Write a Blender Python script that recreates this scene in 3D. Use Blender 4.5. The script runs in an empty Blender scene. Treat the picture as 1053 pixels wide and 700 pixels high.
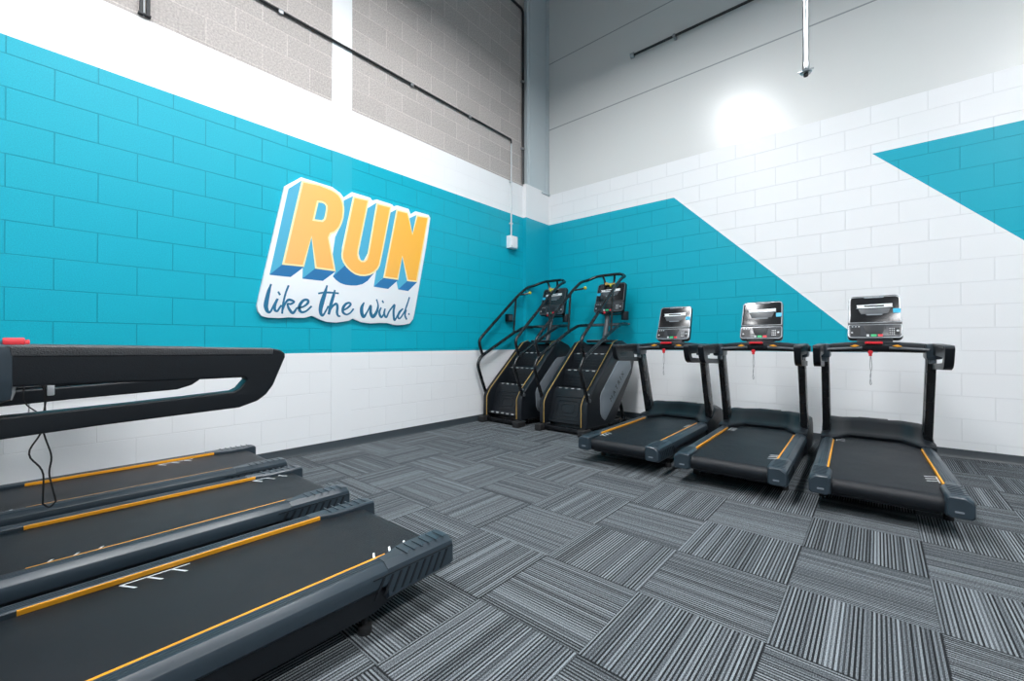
import bpy, bmesh, math, random
from mathutils import Vector, Matrix
random.seed(4)
SC = bpy.context.scene
COL = SC.collection
R = math.radians

SIGN = {'board': [(-0.5734, 2.5395), (-0.281, 2.5323), (-0.1965, 2.4957), (-0.1633, 2.4604), (-0.0776, 2.5374), (0.1261, 2.5349), (0.1497, 2.5116), (0.203, 2.5365), (0.385, 2.5294), (0.4083, 2.514), (0.449, 2.5336), (0.6019, 2.533), (0.6323, 2.4777), (0.7001, 2.5289), (0.8845, 2.529), (0.9075, 2.4953), (0.8457, 2.1374), (0.7646, 1.7527), (0.7027, 1.4541), (0.6802, 1.3532), (0.6643, 1.2974), (0.6169, 1.2472), (0.5496, 1.2318), (0.4737, 1.2229), (0.4142, 1.223), (0.3462, 1.2417), (0.2448, 1.24), (0.1423, 1.2302), (0.0281, 1.238), (-0.0317, 1.2593), (-0.0611, 1.2736), (-0.1106, 1.2482), (-0.2308, 1.2244), (-0.331, 1.2281), (-0.4056, 1.2508), (-0.4675, 1.2807), (-0.5313, 1.2597), (-0.6004, 1.2547), (-0.6677, 1.2568), (-0.7461, 1.2463), (-0.8408, 1.2453), (-0.8959, 1.2561), (-0.9231, 1.2944), (-0.9323, 1.34), (-0.9147, 1.4339), (-0.8633, 1.6802), (-0.7125, 2.4211)], 'R': [(-0.5681, 2.5125), (-0.4046, 2.5234), (-0.2973, 2.5108), (-0.2488, 2.4968), (-0.2133, 2.4778), (-0.1854, 2.4489), (-0.1682, 2.4102), (-0.16, 2.3651), (-0.1598, 2.3238), (-0.1667, 2.2579), (-0.1845, 2.1975), (-0.2023, 2.1546), (-0.2289, 2.1178), (-0.2572, 2.0913), (-0.29, 2.0736), (-0.3062, 2.034), (-0.2452, 1.7213), (-0.4438, 1.7221), (-0.4782, 2.0124), (-0.5452, 1.7237), (-0.7358, 1.7174)], 'Rhole': [(-0.415, 2.348), (-0.3818, 2.3536), (-0.3575, 2.3486), (-0.3442, 2.3333), (-0.3423, 2.3078), (-0.3542, 2.2344), (-0.3635, 2.2064), (-0.3821, 2.1875), (-0.4509, 2.1823)], 'U': [(-0.066, 2.5014), (0.1128, 2.5082), (-0.0021, 1.9688), (-0.0051, 1.9189), (0.0046, 1.8849), (0.0272, 1.8675), (0.0542, 1.8715), (0.0771, 1.8919), (0.0956, 1.9519), (0.1962, 2.4999), (0.379, 2.5037), (0.2753, 2.0047), (0.2384, 1.8453), (0.2143, 1.8019), (0.179, 1.7657), (0.124, 1.7295), (0.0645, 1.7112), (0.0094, 1.7076), (-0.0447, 1.7167), (-0.0957, 1.7434), (-0.1399, 1.782), (-0.1693, 1.8211), (-0.1864, 1.8625), (-0.1876, 1.9044), (-0.1807, 1.9399)], 'N': [(0.4416, 2.4891), (0.5942, 2.494), (0.6513, 2.2617), (0.7083, 2.4886), (0.8832, 2.5036), (0.7183, 1.7219), (0.5819, 1.7189), (0.517, 1.9831), (0.4648, 1.7187), (0.2784, 1.7214)], 'light': [[(-0.6836, 2.4039), (-0.5681, 2.5125), (-0.7358, 1.7174), (-0.8368, 1.6165)], [(-0.4782, 2.0124), (-0.4438, 1.7221), (-0.5596, 1.6149), (-0.5556, 1.7125), (-0.5453, 1.7442)], [(-0.415, 2.348), (-0.3818, 2.3536), (-0.3575, 2.3486), (-0.3442, 2.3333), (-0.3423, 2.3078), (-0.3542, 2.2344), (-0.3635, 2.2064), (-0.3821, 2.1875), (-0.4509, 2.1823)], [(-0.1652, 2.4311), (-0.066, 2.5014), (-0.1808, 1.9676), (-0.1864, 1.8625), (-0.1399, 1.782), (-0.2723, 1.6699), (-0.2452, 1.7213), (-0.2759, 1.8761), (-0.2512, 2.0538), (-0.1845, 2.1965), (-0.1599, 2.3267)], [(0.0942, 2.4169), (0.1962, 2.4999), (0.0956, 1.9519), (0.0521, 1.8711), (0.0197, 1.8663), (-0.0052, 1.9386)], [(0.367, 2.4355), (0.4416, 2.4891), (0.2784, 1.7214), (0.167, 1.6148), (0.1983, 1.7937), (0.2384, 1.8453)], [(0.517, 1.9831), (0.5819, 1.7189), (0.4651, 1.6152), (0.4437, 1.7025), (0.4648, 1.7187)], [(0.6101, 2.4288), (0.7083, 2.4886), (0.6513, 2.2617)]], 'dark': [[(-0.7358, 1.7174), (-0.5452, 1.7237), (-0.6616, 1.618), (-0.8368, 1.6165)], [(-0.4438, 1.7221), (-0.2452, 1.7213), (-0.3699, 1.6157), (-0.5596, 1.6149)], [(-0.2723, 1.6699), (-0.152, 1.79), (-0.0957, 1.7434), (-0.0447, 1.7167), (0.0094, 1.7076), (0.0645, 1.7112), (0.1666, 1.7529), (0.0965, 1.6689), (0.0409, 1.6299), (-0.0222, 1.6084), (-0.0808, 1.6014), (-0.1464, 1.6023), (-0.1966, 1.6141), (-0.241, 1.6396)], [(0.2784, 1.7193), (0.4648, 1.7187), (0.3392, 1.6082), (0.167, 1.6148)], [(0.5819, 1.7189), (0.7183, 1.7219), (0.5965, 1.6093), (0.4651, 1.6152)]]}
SCRIPT = {'like': [[(-0.8233, 1.5376, 0.003), (-0.8386, 1.4876, 0.0099), (-0.8508, 1.4327, 0.0128), (-0.8628, 1.3648, 0.0147), (-0.8627, 1.3313, 0.0137), (-0.8503, 1.2986, 0.0108), (-0.8286, 1.2964, 0.006), (-0.8006, 1.3556, 0.0035), (-0.7755, 1.4084, 0.0025)], [(-0.7692, 1.4158, 0.0036), (-0.7899, 1.3564, 0.0071), (-0.7923, 1.3155, 0.0086), (-0.772, 1.3065, 0.0072), (-0.7529, 1.3384, 0.0036), (-0.7369, 1.36, 0.0021)], [(-0.7662, 1.4775, 0.0061), (-0.7501, 1.4481, 0.0067)], [(-0.6787, 1.5412, 0.0026), (-0.7048, 1.4659, 0.0052), (-0.724, 1.3746, 0.0068), (-0.7334, 1.2847, 0.0062)], [(-0.7303, 1.3192, 0.0036), (-0.7045, 1.3829, 0.0063), (-0.6749, 1.4129, 0.009), (-0.6314, 1.3988, 0.0064), (-0.6615, 1.3756, 0.007), (-0.688, 1.3737, 0.0058), (-0.6713, 1.3262, 0.009), (-0.6412, 1.2966, 0.0097), (-0.6075, 1.3442, 0.0044)], [(-0.6075, 1.3442, 0.0038), (-0.5526, 1.3584, 0.0061), (-0.5107, 1.3934, 0.0085), (-0.5108, 1.4222, 0.009), (-0.5458, 1.4194, 0.0089), (-0.5769, 1.3816, 0.0104), (-0.587, 1.3384, 0.011), (-0.5663, 1.3092, 0.0083), (-0.5245, 1.3208, 0.0062), (-0.475, 1.3692, 0.0029)]], 'the': [[(-0.3284, 1.5776, 0.0042), (-0.3508, 1.4975, 0.0132), (-0.3766, 1.4141, 0.0167), (-0.3912, 1.3469, 0.0148), (-0.3874, 1.3031, 0.0118), (-0.3688, 1.2893, 0.009), (-0.3389, 1.3353, 0.0042), (-0.3164, 1.3813, 0.0024)], [(-0.4138, 1.4919, 0.0029), (-0.362, 1.5053, 0.006), (-0.3015, 1.5109, 0.0074), (-0.2121, 1.5114, 0.0032)], [(-0.2514, 1.5403, 0.0044), (-0.2668, 1.4824, 0.0112), (-0.2935, 1.3904, 0.0123), (-0.3123, 1.2996, 0.0092)], [(-0.3123, 1.3145, 0.0037), (-0.278, 1.3764, 0.0068), (-0.2393, 1.4077, 0.0094), (-0.2259, 1.3798, 0.0094), (-0.2296, 1.319, 0.0094), (-0.2153, 1.2895, 0.007), (-0.1955, 1.2904, 0.0032)], [(-0.1757, 1.3449, 0.0051), (-0.1273, 1.3709, 0.0072), (-0.0905, 1.4081, 0.0086), (-0.103, 1.4266, 0.0079), (-0.1397, 1.4124, 0.0091), (-0.1678, 1.3722, 0.0109), (-0.1693, 1.33, 0.0096), (-0.1353, 1.3088, 0.0072), (-0.0944, 1.3264, 0.0059), (-0.0572, 1.3714, 0.0027)]], 'wind': [[(0.0577, 1.4423, 0.0048), (0.0319, 1.3888, 0.0138), (0.0321, 1.3333, 0.0152), (0.0538, 1.2947, 0.0118), (0.093, 1.3487, 0.0064), (0.1328, 1.4155, 0.0086), (0.1312, 1.3468, 0.0128), (0.1555, 1.3012, 0.0144), (0.1962, 1.3423, 0.0124), (0.2189, 1.4172, 0.0081), (0.2003, 1.4854, 0.0029)], [(0.2559, 1.4032, 0.0052), (0.2329, 1.3484, 0.0104), (0.2562, 1.3002, 0.0097), (0.2842, 1.3305, 0.0038)], [(0.2679, 1.4784, 0.0067), (0.2839, 1.4531, 0.0068)], [(0.3029, 1.3938, 0.006), (0.2908, 1.3391, 0.0098), (0.3174, 1.3031, 0.0084), (0.3555, 1.3719, 0.0069), (0.4185, 1.4433, 0.0079), (0.4089, 1.3877, 0.0102), (0.409, 1.3201, 0.0102), (0.4219, 1.2767, 0.0087), (0.4683, 1.3486, 0.004)], [(0.5287, 1.4078, 0.0057), (0.4833, 1.3665, 0.0104), (0.4634, 1.3142, 0.0088), (0.4885, 1.2983, 0.0064), (0.5441, 1.3699, 0.0065), (0.58, 1.4502, 0.0074), (0.6141, 1.5417, 0.0042)], [(0.5698, 1.3974, 0.0066), (0.5545, 1.3359, 0.0082), (0.5773, 1.2892, 0.0074)], [(0.6041, 1.3602, 0.0058), (0.6104, 1.3431, 0.0042)]]}


# ------------------------------------------------------------------ materials
def newmat(name):
    m = bpy.data.materials.new(name); m.use_nodes = True
    nt = m.node_tree
    return m, nt, nt.nodes['Principled BSDF']

def mat(name, col, rough=.5, metal=0, bump=0, bscale=200, emit=None, estr=1, coat=0, spec=.5, var=0):
    m, nt, b = newmat(name)
    b.inputs['Base Color'].default_value = (*col, 1)
    b.inputs['Roughness'].default_value = rough
    b.inputs['Metallic'].default_value = metal
    b.inputs['Specular IOR Level'].default_value = spec
    if coat: b.inputs['Coat Weight'].default_value = coat
    if emit:
        b.inputs['Emission Color'].default_value = (*emit, 1); b.inputs['Emission Strength'].default_value = estr
    N = nt.nodes; L = nt.links
    tc = N.new('ShaderNodeTexCoord'); no = N.new('ShaderNodeTexNoise')
    no.inputs['Scale'].default_value = bscale; no.inputs['Detail'].default_value = 3
    L.new(tc.outputs['Object'], no.inputs['Vector'])
    if bump:
        bp = N.new('ShaderNodeBump'); bp.inputs['Strength'].default_value = bump; bp.inputs['Distance'].default_value = .002
        L.new(no.outputs['Fac'], bp.inputs['Height']); L.new(bp.outputs['Normal'], b.inputs['Normal'])
    v = var or .06
    mr = N.new('ShaderNodeMapRange'); mr.inputs['To Min'].default_value = max(0, rough - v); mr.inputs['To Max'].default_value = min(1, rough + v)
    n2 = N.new('ShaderNodeTexNoise'); n2.inputs['Scale'].default_value = 7
    L.new(tc.outputs['Object'], n2.inputs['Vector']); L.new(n2.outputs['Fac'], mr.inputs['Value']); L.new(mr.outputs['Result'], b.inputs['Roughness'])
    return m

def math_node(nt, op, a, b=None):
    n = nt.nodes.new('ShaderNodeMath'); n.operation = op
    for i, v in enumerate((a, b)):
        if v is None: continue
        if isinstance(v, (int, float)): n.inputs[i].default_value = v
        else: nt.links.new(v, n.inputs[i])
    return n.outputs[0]

def block_mat(name, col, axis, off, rough=.4, joint=.75, var=0.0, mortar=.004, bumpd=.004, grain=.12, gscale=160, spec=.4):
    """concrete block wall; axis = 0 runs along x, 1 along y; courses .2032 high, blocks .4064 long"""
    m, nt, b = newmat(name); N = nt.nodes; L = nt.links
    tc = N.new('ShaderNodeTexCoord'); sp = N.new('ShaderNodeSeparateXYZ'); L.new(tc.outputs['Object'], sp.inputs[0])
    u = math_node(nt, 'ADD', sp.outputs[axis], off + 40 * .4064)
    v = math_node(nt, 'ADD', sp.outputs[2], -.1463 + 20 * .4064)
    cb = N.new('ShaderNodeCombineXYZ'); L.new(u, cb.inputs[0]); L.new(v, cb.inputs[1])
    br = N.new('ShaderNodeTexBrick'); L.new(cb.outputs[0], br.inputs['Vector'])
    br.offset = .5; br.offset_frequency = 2; br.squash = 1
    for k, val in (('Scale', 1), ('Mortar Size', mortar), ('Mortar Smooth', .3), ('Bias', 0), ('Brick Width', .4064), ('Row Height', .2032)):
        br.inputs[k].default_value = val
    c = Vector(col)
    br.inputs['Color1'].default_value = (*(c * (1 - var)), 1); br.inputs['Color2'].default_value = (*(c * (1 + var)), 1)
    br.inputs['Mortar'].default_value = (*(c * joint), 1)
    no = N.new('ShaderNodeTexNoise'); no.inputs['Scale'].default_value = gscale; no.inputs['Detail'].default_value = 4
    L.new(tc.outputs['Object'], no.inputs['Vector'])
    big = N.new('ShaderNodeTexNoise'); big.inputs['Scale'].default_value = 2.2; L.new(tc.outputs['Object'], big.inputs['Vector'])
    mr = N.new('ShaderNodeMapRange'); mr.inputs['To Min'].default_value = 1 - grain * 2; mr.inputs['To Max'].default_value = 1 + grain * 2
    L.new(no.outputs['Fac'], mr.inputs['Value'])
    mx = N.new('ShaderNodeVectorMath'); mx.operation = 'SCALE'; L.new(br.outputs['Color'], mx.inputs[0]); L.new(mr.outputs[0], mx.inputs['Scale'])
    L.new(mx.outputs[0], b.inputs['Base Color'])
    b1 = N.new('ShaderNodeBump'); b1.invert = True; b1.inputs['Strength'].default_value = .8; b1.inputs['Distance'].default_value = bumpd
    L.new(br.outputs['Fac'], b1.inputs['Height'])
    b2 = N.new('ShaderNodeBump'); b2.inputs['Strength'].default_value = .35; b2.inputs['Distance'].default_value = .0015
    L.new(no.outputs['Fac'], b2.inputs['Height']); L.new(b1.outputs[0], b2.inputs['Normal']); L.new(b2.outputs[0], b.inputs['Normal'])
    b.inputs['Specular IOR Level'].default_value = spec
    mr2 = N.new('ShaderNodeMapRange'); mr2.inputs['To Min'].default_value = rough - .07; mr2.inputs['To Max'].default_value = rough + .07
    L.new(big.outputs['Fac'], mr2.inputs['Value']); L.new(mr2.outputs[0], b.inputs['Roughness'])
    return m

def carpet_mat():
    m, nt, b = newmat('striped carpet tiles'); N = nt.nodes; L = nt.links
    S = .4615
    tc = N.new('ShaderNodeTexCoord'); sp = N.new('ShaderNodeSeparateXYZ'); L.new(tc.outputs['Object'], sp.inputs[0])
    # fibres make the stripe edges ragged
    wob = N.new('ShaderNodeTexNoise'); wob.inputs['Scale'].default_value = 90; wob.inputs['Detail'].default_value = 2; L.new(tc.outputs['Object'], wob.inputs['Vector'])
    wv = math_node(nt, 'MULTIPLY', math_node(nt, 'SUBTRACT', wob.outputs['Fac'], .5), .07)
    x = math_node(nt, 'ADD', math_node(nt, 'DIVIDE', math_node(nt, 'ADD', sp.outputs[0], -2.80), S), 30)
    y = math_node(nt, 'ADD', math_node(nt, 'DIVIDE', math_node(nt, 'ADD', sp.outputs[1], 3.835), S), 30)
    ix = math_node(nt, 'FLOOR', x); iy = math_node(nt, 'FLOOR', y)
    fx = math_node(nt, 'FRACT', x); fy = math_node(nt, 'FRACT', y)
    par = math_node(nt, 'MODULO', math_node(nt, 'ADD', ix, iy), 2)          # 0: stripes run along y
    def mix(a, c): # par? c : a
        n = N.new('ShaderNodeMix'); n.data_type = 'FLOAT'; L.new(par, n.inputs[0]); L.new(a, n.inputs[2]); L.new(c, n.inputs[3]); return n.outputs[0]
    across = mix(fx, fy); along = mix(fy, fx)
    tid = math_node(nt, 'ADD', math_node(nt, 'MULTIPLY', ix, 7.31), math_node(nt, 'MULTIPLY', iy, 3.17))
    def stripes(n, seed, breakup):
        c = math_node(nt, 'FLOOR', math_node(nt, 'ADD', math_node(nt, 'MULTIPLY', across, n), wv))
        cb = N.new('ShaderNodeCombineXYZ'); L.new(c, cb.inputs[0]); L.new(math_node(nt, 'ADD', tid, seed), cb.inputs[1])
        if breakup: L.new(math_node(nt, 'FLOOR', math_node(nt, 'MULTIPLY', along, breakup)), cb.inputs[2])
        w = N.new('ShaderNodeTexWhiteNoise'); w.noise_dimensions = '3D'; L.new(cb.outputs[0], w.inputs['Vector'])
        return w.outputs['Value'], c
    v1, c1 = stripes(70, 1.3, 0)
    v2, c2 = stripes(12, 5.1, 0)
    alt = math_node(nt, 'MODULO', c1, 2)
    # light threads with thin dark ones between them; some of the dark ones are only half dark
    lite = math_node(nt, 'ADD', .52, math_node(nt, 'MULTIPLY', v1, .26))
    dark = math_node(nt, 'ADD', .04, math_node(nt, 'MULTIPLY', math_node(nt, 'POWER', v1, 2.6), .42))
    val = math_node(nt, 'ADD', lite, math_node(nt, 'MULTIPLY', alt, math_node(nt, 'SUBTRACT', dark, lite)))
    val = math_node(nt, 'ADD', val, math_node(nt, 'MULTIPLY', math_node(nt, 'SUBTRACT', v2, .5), .14))
    fib = N.new('ShaderNodeTexNoise'); fib.inputs['Scale'].default_value = 300; fib.inputs['Detail'].default_value = 4; L.new(tc.outputs['Object'], fib.inputs['Vector'])
    val = math_node(nt, 'ADD', val, math_node(nt, 'MULTIPLY', math_node(nt, 'SUBTRACT', fib.outputs['Fac'], .5), 1.5))
    # tile seams
    e = math_node(nt, 'MINIMUM', math_node(nt, 'MINIMUM', fx, math_node(nt, 'SUBTRACT', 1, fx)), math_node(nt, 'MINIMUM', fy, math_node(nt, 'SUBTRACT', 1, fy)))
    seam = math_node(nt, 'LESS_THAN', e, .006)
    val = math_node(nt, 'SUBTRACT', val, math_node(nt, 'MULTIPLY', seam, .18))
    cr = N.new('ShaderNodeValToRGB'); L.new(val, cr.inputs[0])
    e0, e1 = cr.color_ramp.elements
    e0.position = .10; e0.color = (.009, .010, .012, 1); e1.position = .92; e1.color = (.31, .345, .37, 1)
    k = cr.color_ramp.elements.new(.48); k.color = (.078, .088, .098, 1)
    L.new(cr.outputs[0], b.inputs['Base Color']); b.inputs['Roughness'].default_value = .95; b.inputs['Specular IOR Level'].default_value = .15
    bp = N.new('ShaderNodeBump'); bp.inputs['Strength'].default_value = .5; bp.inputs['Distance'].default_value = .003
    L.new(val, bp.inputs['Height']); L.new(bp.outputs[0], b.inputs['Normal'])
    return m

TEAL = (.002, .40, .53); WHITE = (.86, .875, .89)
M = {}
M['teal_l'] = block_mat('teal painted block left', TEAL, 1, 5.56, joint=.78, grain=.12, mortar=.0035, bumpd=.006, spec=.3)
M['white_l'] = block_mat('white painted block left', WHITE, 1, 5.56, joint=.955, grain=.012, mortar=.003, bumpd=.003)
M['raw_l'] = block_mat('bare concrete block', (.45, .415, .395), 1, 5.56, rough=.85, joint=1.32, var=.05, grain=.26, mortar=.006, gscale=70)
M['teal_b'] = block_mat('teal painted block back', TEAL, 0, -4.382, joint=.86, grain=.06, mortar=.003, spec=.3)
M['white_b'] = block_mat('white painted block back', WHITE, 0, -4.382, joint=.93, grain=.012, mortar=.003, bumpd=.003)
M['teal'] = mat('teal paint', TEAL, .4, bump=.3, bscale=150)
M['white'] = mat('white paint', WHITE, .4, bump=.15, bscale=150)
M['steel_paint'] = mat('grey painted steel column', (.55, .62, .65), .5)
M['carpet'] = carpet_mat()
M['base'] = mat('dark rubber baseboard', (.035, .046, .055), .45)
M['ceil'] = mat('grey ceiling', (.6, .61, .62), .8)
M['plain'] = mat('plain painted wall', (.62, .65, .68), .6)
M['black'] = mat('satin black plastic', (.006, .008, .011), .36, spec=.38, bump=.15, bscale=400)
M['rail'] = mat('slate grey plastic', (.026, .040, .053), .33, bump=.12, bscale=500)
M['shell'] = mat('charcoal plastic shell', (.009, .012, .016), .42, spec=.38, bump=.15, bscale=300)
M['belt'] = mat('running belt', (.0065, .0085, .012), .45, spec=.36, bump=.5, bscale=900)
M['grip'] = mat('textured rubber grip', (.045, .047, .05), .4, bump=1.0, bscale=330)
M['yellow'] = mat('yellow plastic', (.85, .36, .015), .4)
M['gold'] = mat('yellow trim line', (.55, .36, .10), .4)
M['knob'] = mat('yellow green knob', (.62, .52, .05), .4)
M['mark'] = mat('white belt print', (.75, .78, .8), .5)
M['screen'] = mat('glossy black glass', (.008, .009, .011), .17, spec=.6, var=.02)
M['silver'] = mat('silver plastic', (.30, .32, .34), .35, metal=.5)
M['grey'] = mat('mid grey plastic', (.075, .085, .095), .38)
M['panelgrey'] = mat('grey side cover', (.21, .24, .27), .40, bump=.1)
M['blue'] = mat('blue sticker', (.02, .40, .62), .4)
M['green'] = mat('green button', (.02, .45, .16), .4)
M['red'] = mat('red plastic', (.65, .018, .03), .35)
M['ltgrey'] = mat('light grey key print', (.5, .52, .54), .5)
M['chrome'] = mat('galvanised steel', (.42, .45, .47), .33, metal=.9)
M['galv'] = mat('light grey conduit', (.62, .65, .67), .4)
M['darkpipe'] = mat('dark conduit', (.02, .022, .025), .4, metal=.3)
M['tube'] = mat('black powder coated tube', (.006, .007, .009), .27)
M['keyface'] = mat('satin key panel', (.045, .05, .057), .24, spec=.6, var=.02)
M['rubber'] = mat('black rubber', (.012, .012, .013), .7)
M['cord'] = mat('grey cord', (.35, .36, .38), .6)
M['s_white'] = mat('white sign board', (.86, .90, .93), .35)
M['s_face'] = None
M['s_cream'] = mat('cream letter edge', (.95, .80, .45), .4)
M['s_light'] = mat('light blue print', (.075, .42, .62), .4)
M['s_dark'] = mat('deep blue print', (.02, .17, .40), .4)
M['s_ink'] = mat('blue brush lettering', (.010, .15, .29), .45)
M['lens'] = mat('lamp diffuser', (.9, .9, .9), .4, emit=(.975, .985, 1), estr=1)

# letter faces fade from pale orange (left) to golden yellow (right); the paler left is glare painted into the print colour
def face_mat():
    m, nt, b = newmat('yellow letter print with painted glare'); N = nt.nodes; L = nt.links
    tc = N.new('ShaderNodeTexCoord'); sp = N.new('ShaderNodeSeparateXYZ'); L.new(tc.outputs['Object'], sp.inputs[0])
    cr = N.new('ShaderNodeValToRGB'); mr = N.new('ShaderNodeMapRange')
    mr.inputs['From Min'].default_value = -.7; mr.inputs['From Max'].default_value = .9
    L.new(sp.outputs[1], mr.inputs['Value']); L.new(mr.outputs[0], cr.inputs[0])
    cr.color_ramp.elements[0].color = (.93, .50, .16, 1); cr.color_ramp.elements[1].color = (.95, .47, .04, 1)
    L.new(cr.outputs[0], b.inputs['Base Color']); b.inputs['Roughness'].default_value = .4
    return m
M['s_face'] = face_mat()

def panel_mat():
    """smooth wall panel with horizontal seams about a metre apart"""
    m, nt, b = newmat('insulated metal wall panel'); N = nt.nodes; L = nt.links
    tc = N.new('ShaderNodeTexCoord'); sp = N.new('ShaderNodeSeparateXYZ'); L.new(tc.outputs['Object'], sp.inputs[0])
    f = math_node(nt, 'FRACT', math_node(nt, 'ADD', math_node(nt, 'DIVIDE', math_node(nt, 'SUBTRACT', sp.outputs[2], 4.415), 1.05), 10))
    s = math_node(nt, 'LESS_THAN', math_node(nt, 'MINIMUM', f, math_node(nt, 'SUBTRACT', 1, f)), .0075)
    mx = N.new('ShaderNodeMix'); mx.data_type = 'RGBA'; L.new(s, mx.inputs[0])
    mx.inputs[6].default_value = (.76, .775, .765, 1); mx.inputs[7].default_value = (.38, .41, .42, 1)
    L.new(mx.outputs[2], b.inputs['Base Color'])
    w = N.new('ShaderNodeTexWave'); w.inputs['Scale'].default_value = 3; w.bands_direction = 'X'; L.new(tc.outputs['Object'], w.inputs['Vector'])
    bp = N.new('ShaderNodeBump'); bp.inputs['Strength'].default_value = .04; bp.inputs['Distance'].default_value = .002
    L.new(w.outputs['Fac'], bp.inputs['Height']); L.new(bp.outputs[0], b.inputs['Normal'])
    b.inputs['Roughness'].default_value = .265; b.inputs['Specular IOR Level'].default_value = .7
    return m
M['panel'] = panel_mat()

# ------------------------------------------------------------------ mesh helpers
IDM = Matrix.Identity(4)
def BM(): return bmesh.new()

def bevel_sharp(bm, off, seg=2, ang=30, verts=None):
    es = [e for e in bm.edges if len(e.link_faces) == 2 and e.calc_face_angle(0) > R(ang)]
    if es: bmesh.ops.bevel(bm, geom=es, offset=off, segments=seg, affect='EDGES', profile=.6, clamp_overlap=True)

def merge(dst, src):
    me = bpy.data.meshes.new('tmp'); src.to_mesh(me); dst.from_mesh(me); bpy.data.meshes.remove(me); src.free()

def add_box(bm, lo, hi, bev=0, seg=2, M4=IDM, mi=0):
    b = BM(); lo = Vector(lo); hi = Vector(hi)
    bmesh.ops.create_cube(b, size=1)
    for v in b.verts: v.co = Vector([(lo[i] + hi[i]) / 2 + v.co[i] * (hi[i] - lo[i]) for i in range(3)])
    if bev: bevel_sharp(b, bev, seg)
    for v in b.verts: v.co = M4 @ v.co
    for f in b.faces: f.material_index = mi
    merge(bm, b)

def add_prism(bm, pts, d0, d1, axes='yzx', bev=0, seg=2, M4=IDM, mi=0, bang=30):
    """pts in the plane of axes[0], axes[1]; extruded along axes[2] from d0 to d1"""
    ia, ib, ic = ['xyz'.index(c) for c in axes]
    b = BM(); r = []
    for d in (d0, d1):
        ring = []
        for p in pts:
            c = [0, 0, 0]; c[ia] = p[0]; c[ib] = p[1]; c[ic] = d; ring.append(b.verts.new(c))
        r.append(ring)
    n = len(pts)
    b.faces.new(r[0]); b.faces.new(r[1][::-1])
    for i in range(n): b.faces.new((r[0][i], r[1][i], r[1][(i + 1) % n], r[0][(i + 1) % n]))
    bmesh.ops.recalc_face_normals(b, faces=b.faces)
    if bev: bevel_sharp(b, bev, seg, bang)
    for v in b.verts: v.co = M4 @ v.co
    for f in b.faces: f.material_index = mi
    merge(bm, b)

def fillet(pts, r, n=4):
    pts = [Vector(p) for p in pts]; out = [pts[0]]
    for i in range(1, len(pts) - 1):
        a, b, c = pts[i - 1], pts[i], pts[i + 1]
        rr = r[i] if isinstance(r, (list, tuple)) else r
        u = (a - b); v = (c - b); k = min(rr, u.length * .45, v.length * .45)
        p = b + u.normalized() * k; q = b + v.normalized() * k
        for j in range(n + 1):
            t = j / n; out.append((1 - t) ** 2 * p + 2 * t * (1 - t) * b + t * t * q)
    out.append(pts[-1]); return out

def add_tube(bm, pts, rad, seg=10, r=.03, closed=False, flat=1.0, n=4):
    P = fillet(pts, r, n) if r else [Vector(p) for p in pts]
    if closed: P = P[:-1] if (P[0] - P[-1]).length < 1e-6 else P
    m = len(P); T = []
    for i in range(m):
        a = P[(i - 1) % m] if closed or i else P[0]; c = P[(i + 1) % m] if closed or i < m - 1 else P[-1]
        T.append((c - a).normalized())
    up = Vector((0, 0, 1)) if abs(T[0].z) < .9 else Vector((0, 1, 0))
    X = T[0].cross(up).normalized(); rings = []
    for i in range(m):
        X = (X - T[i] * X.dot(T[i])).normalized(); Y = T[i].cross(X)
        rr = rad[i] if isinstance(rad, (list, tuple)) else rad
        rings.append([bm.verts.new(P[i] + X * math.cos(a) * rr + Y * math.sin(a) * rr * flat) for a in [2 * math.pi * k / seg for k in range(seg)]])
    for i in range(m if closed else m - 1):
        A = rings[i]; B = rings[(i + 1) % m]
        for k in range(seg): bm.faces.new((A[k], A[(k + 1) % seg], B[(k + 1) % seg], B[k]))
    if not closed:
        bm.faces.new(rings[0][::-1]); bm.faces.new(rings[-1])

def add_disc(bm, c, r, h, axis='z', seg=20, bev=0, r2=None):
    b = BM(); bmesh.ops.create_cone(b, cap_ends=True, segments=seg, radius1=r, radius2=r if r2 is None else r2, depth=h)
    if bev: bevel_sharp(b, bev, 2, 40)
    rot = {'z': IDM, 'x': Matrix.Rotation(R(90), 4, 'Y'), 'y': Matrix.Rotation(R(90), 4, 'X')}[axis]
    for v in b.verts: v.co = (rot @ v.co) + Vector(c)
    merge(bm, b)

def obj(name, bm, mats, parent=None, loc=None, ang=35):
    bmesh.ops.recalc_face_normals(bm, faces=bm.faces)
    me = bpy.data.meshes.new(name); bm.to_mesh(me); bm.free()
    for mm in (mats if isinstance(mats, (list, tuple)) else [mats]): me.materials.append(mm)
    for p in me.polygons: p.use_smooth = True
    me.set_sharp_from_angle(angle=R(ang))
    o = bpy.data.objects.new(name, me); COL.objects.link(o)
    if parent: o.parent = parent
    if loc: o.location = loc
    return o

def thing(name, label, cat, loc=(0, 0, 0), rz=0, group=None):
    o = bpy.data.objects.new(name, None); COL.objects.link(o); o.empty_display_size = .1
    o.location = loc; o.rotation_euler = (0, 0, rz); o['label'] = label; o['category'] = cat
    if group: o['group'] = group
    return o

def tag(o, label, cat, group=None):
    o['label'] = label; o['category'] = cat
    if group: o['group'] = group
    return o

def struct(o, label=None):
    o['kind'] = 'structure'
    if label: o['label'] = label
    return o

def copy_tree(o, parent=None):
    c = o.copy(); COL.objects.link(c); c.parent = parent
    for ch in list(o.children): copy_tree(ch, c)
    return c

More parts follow.
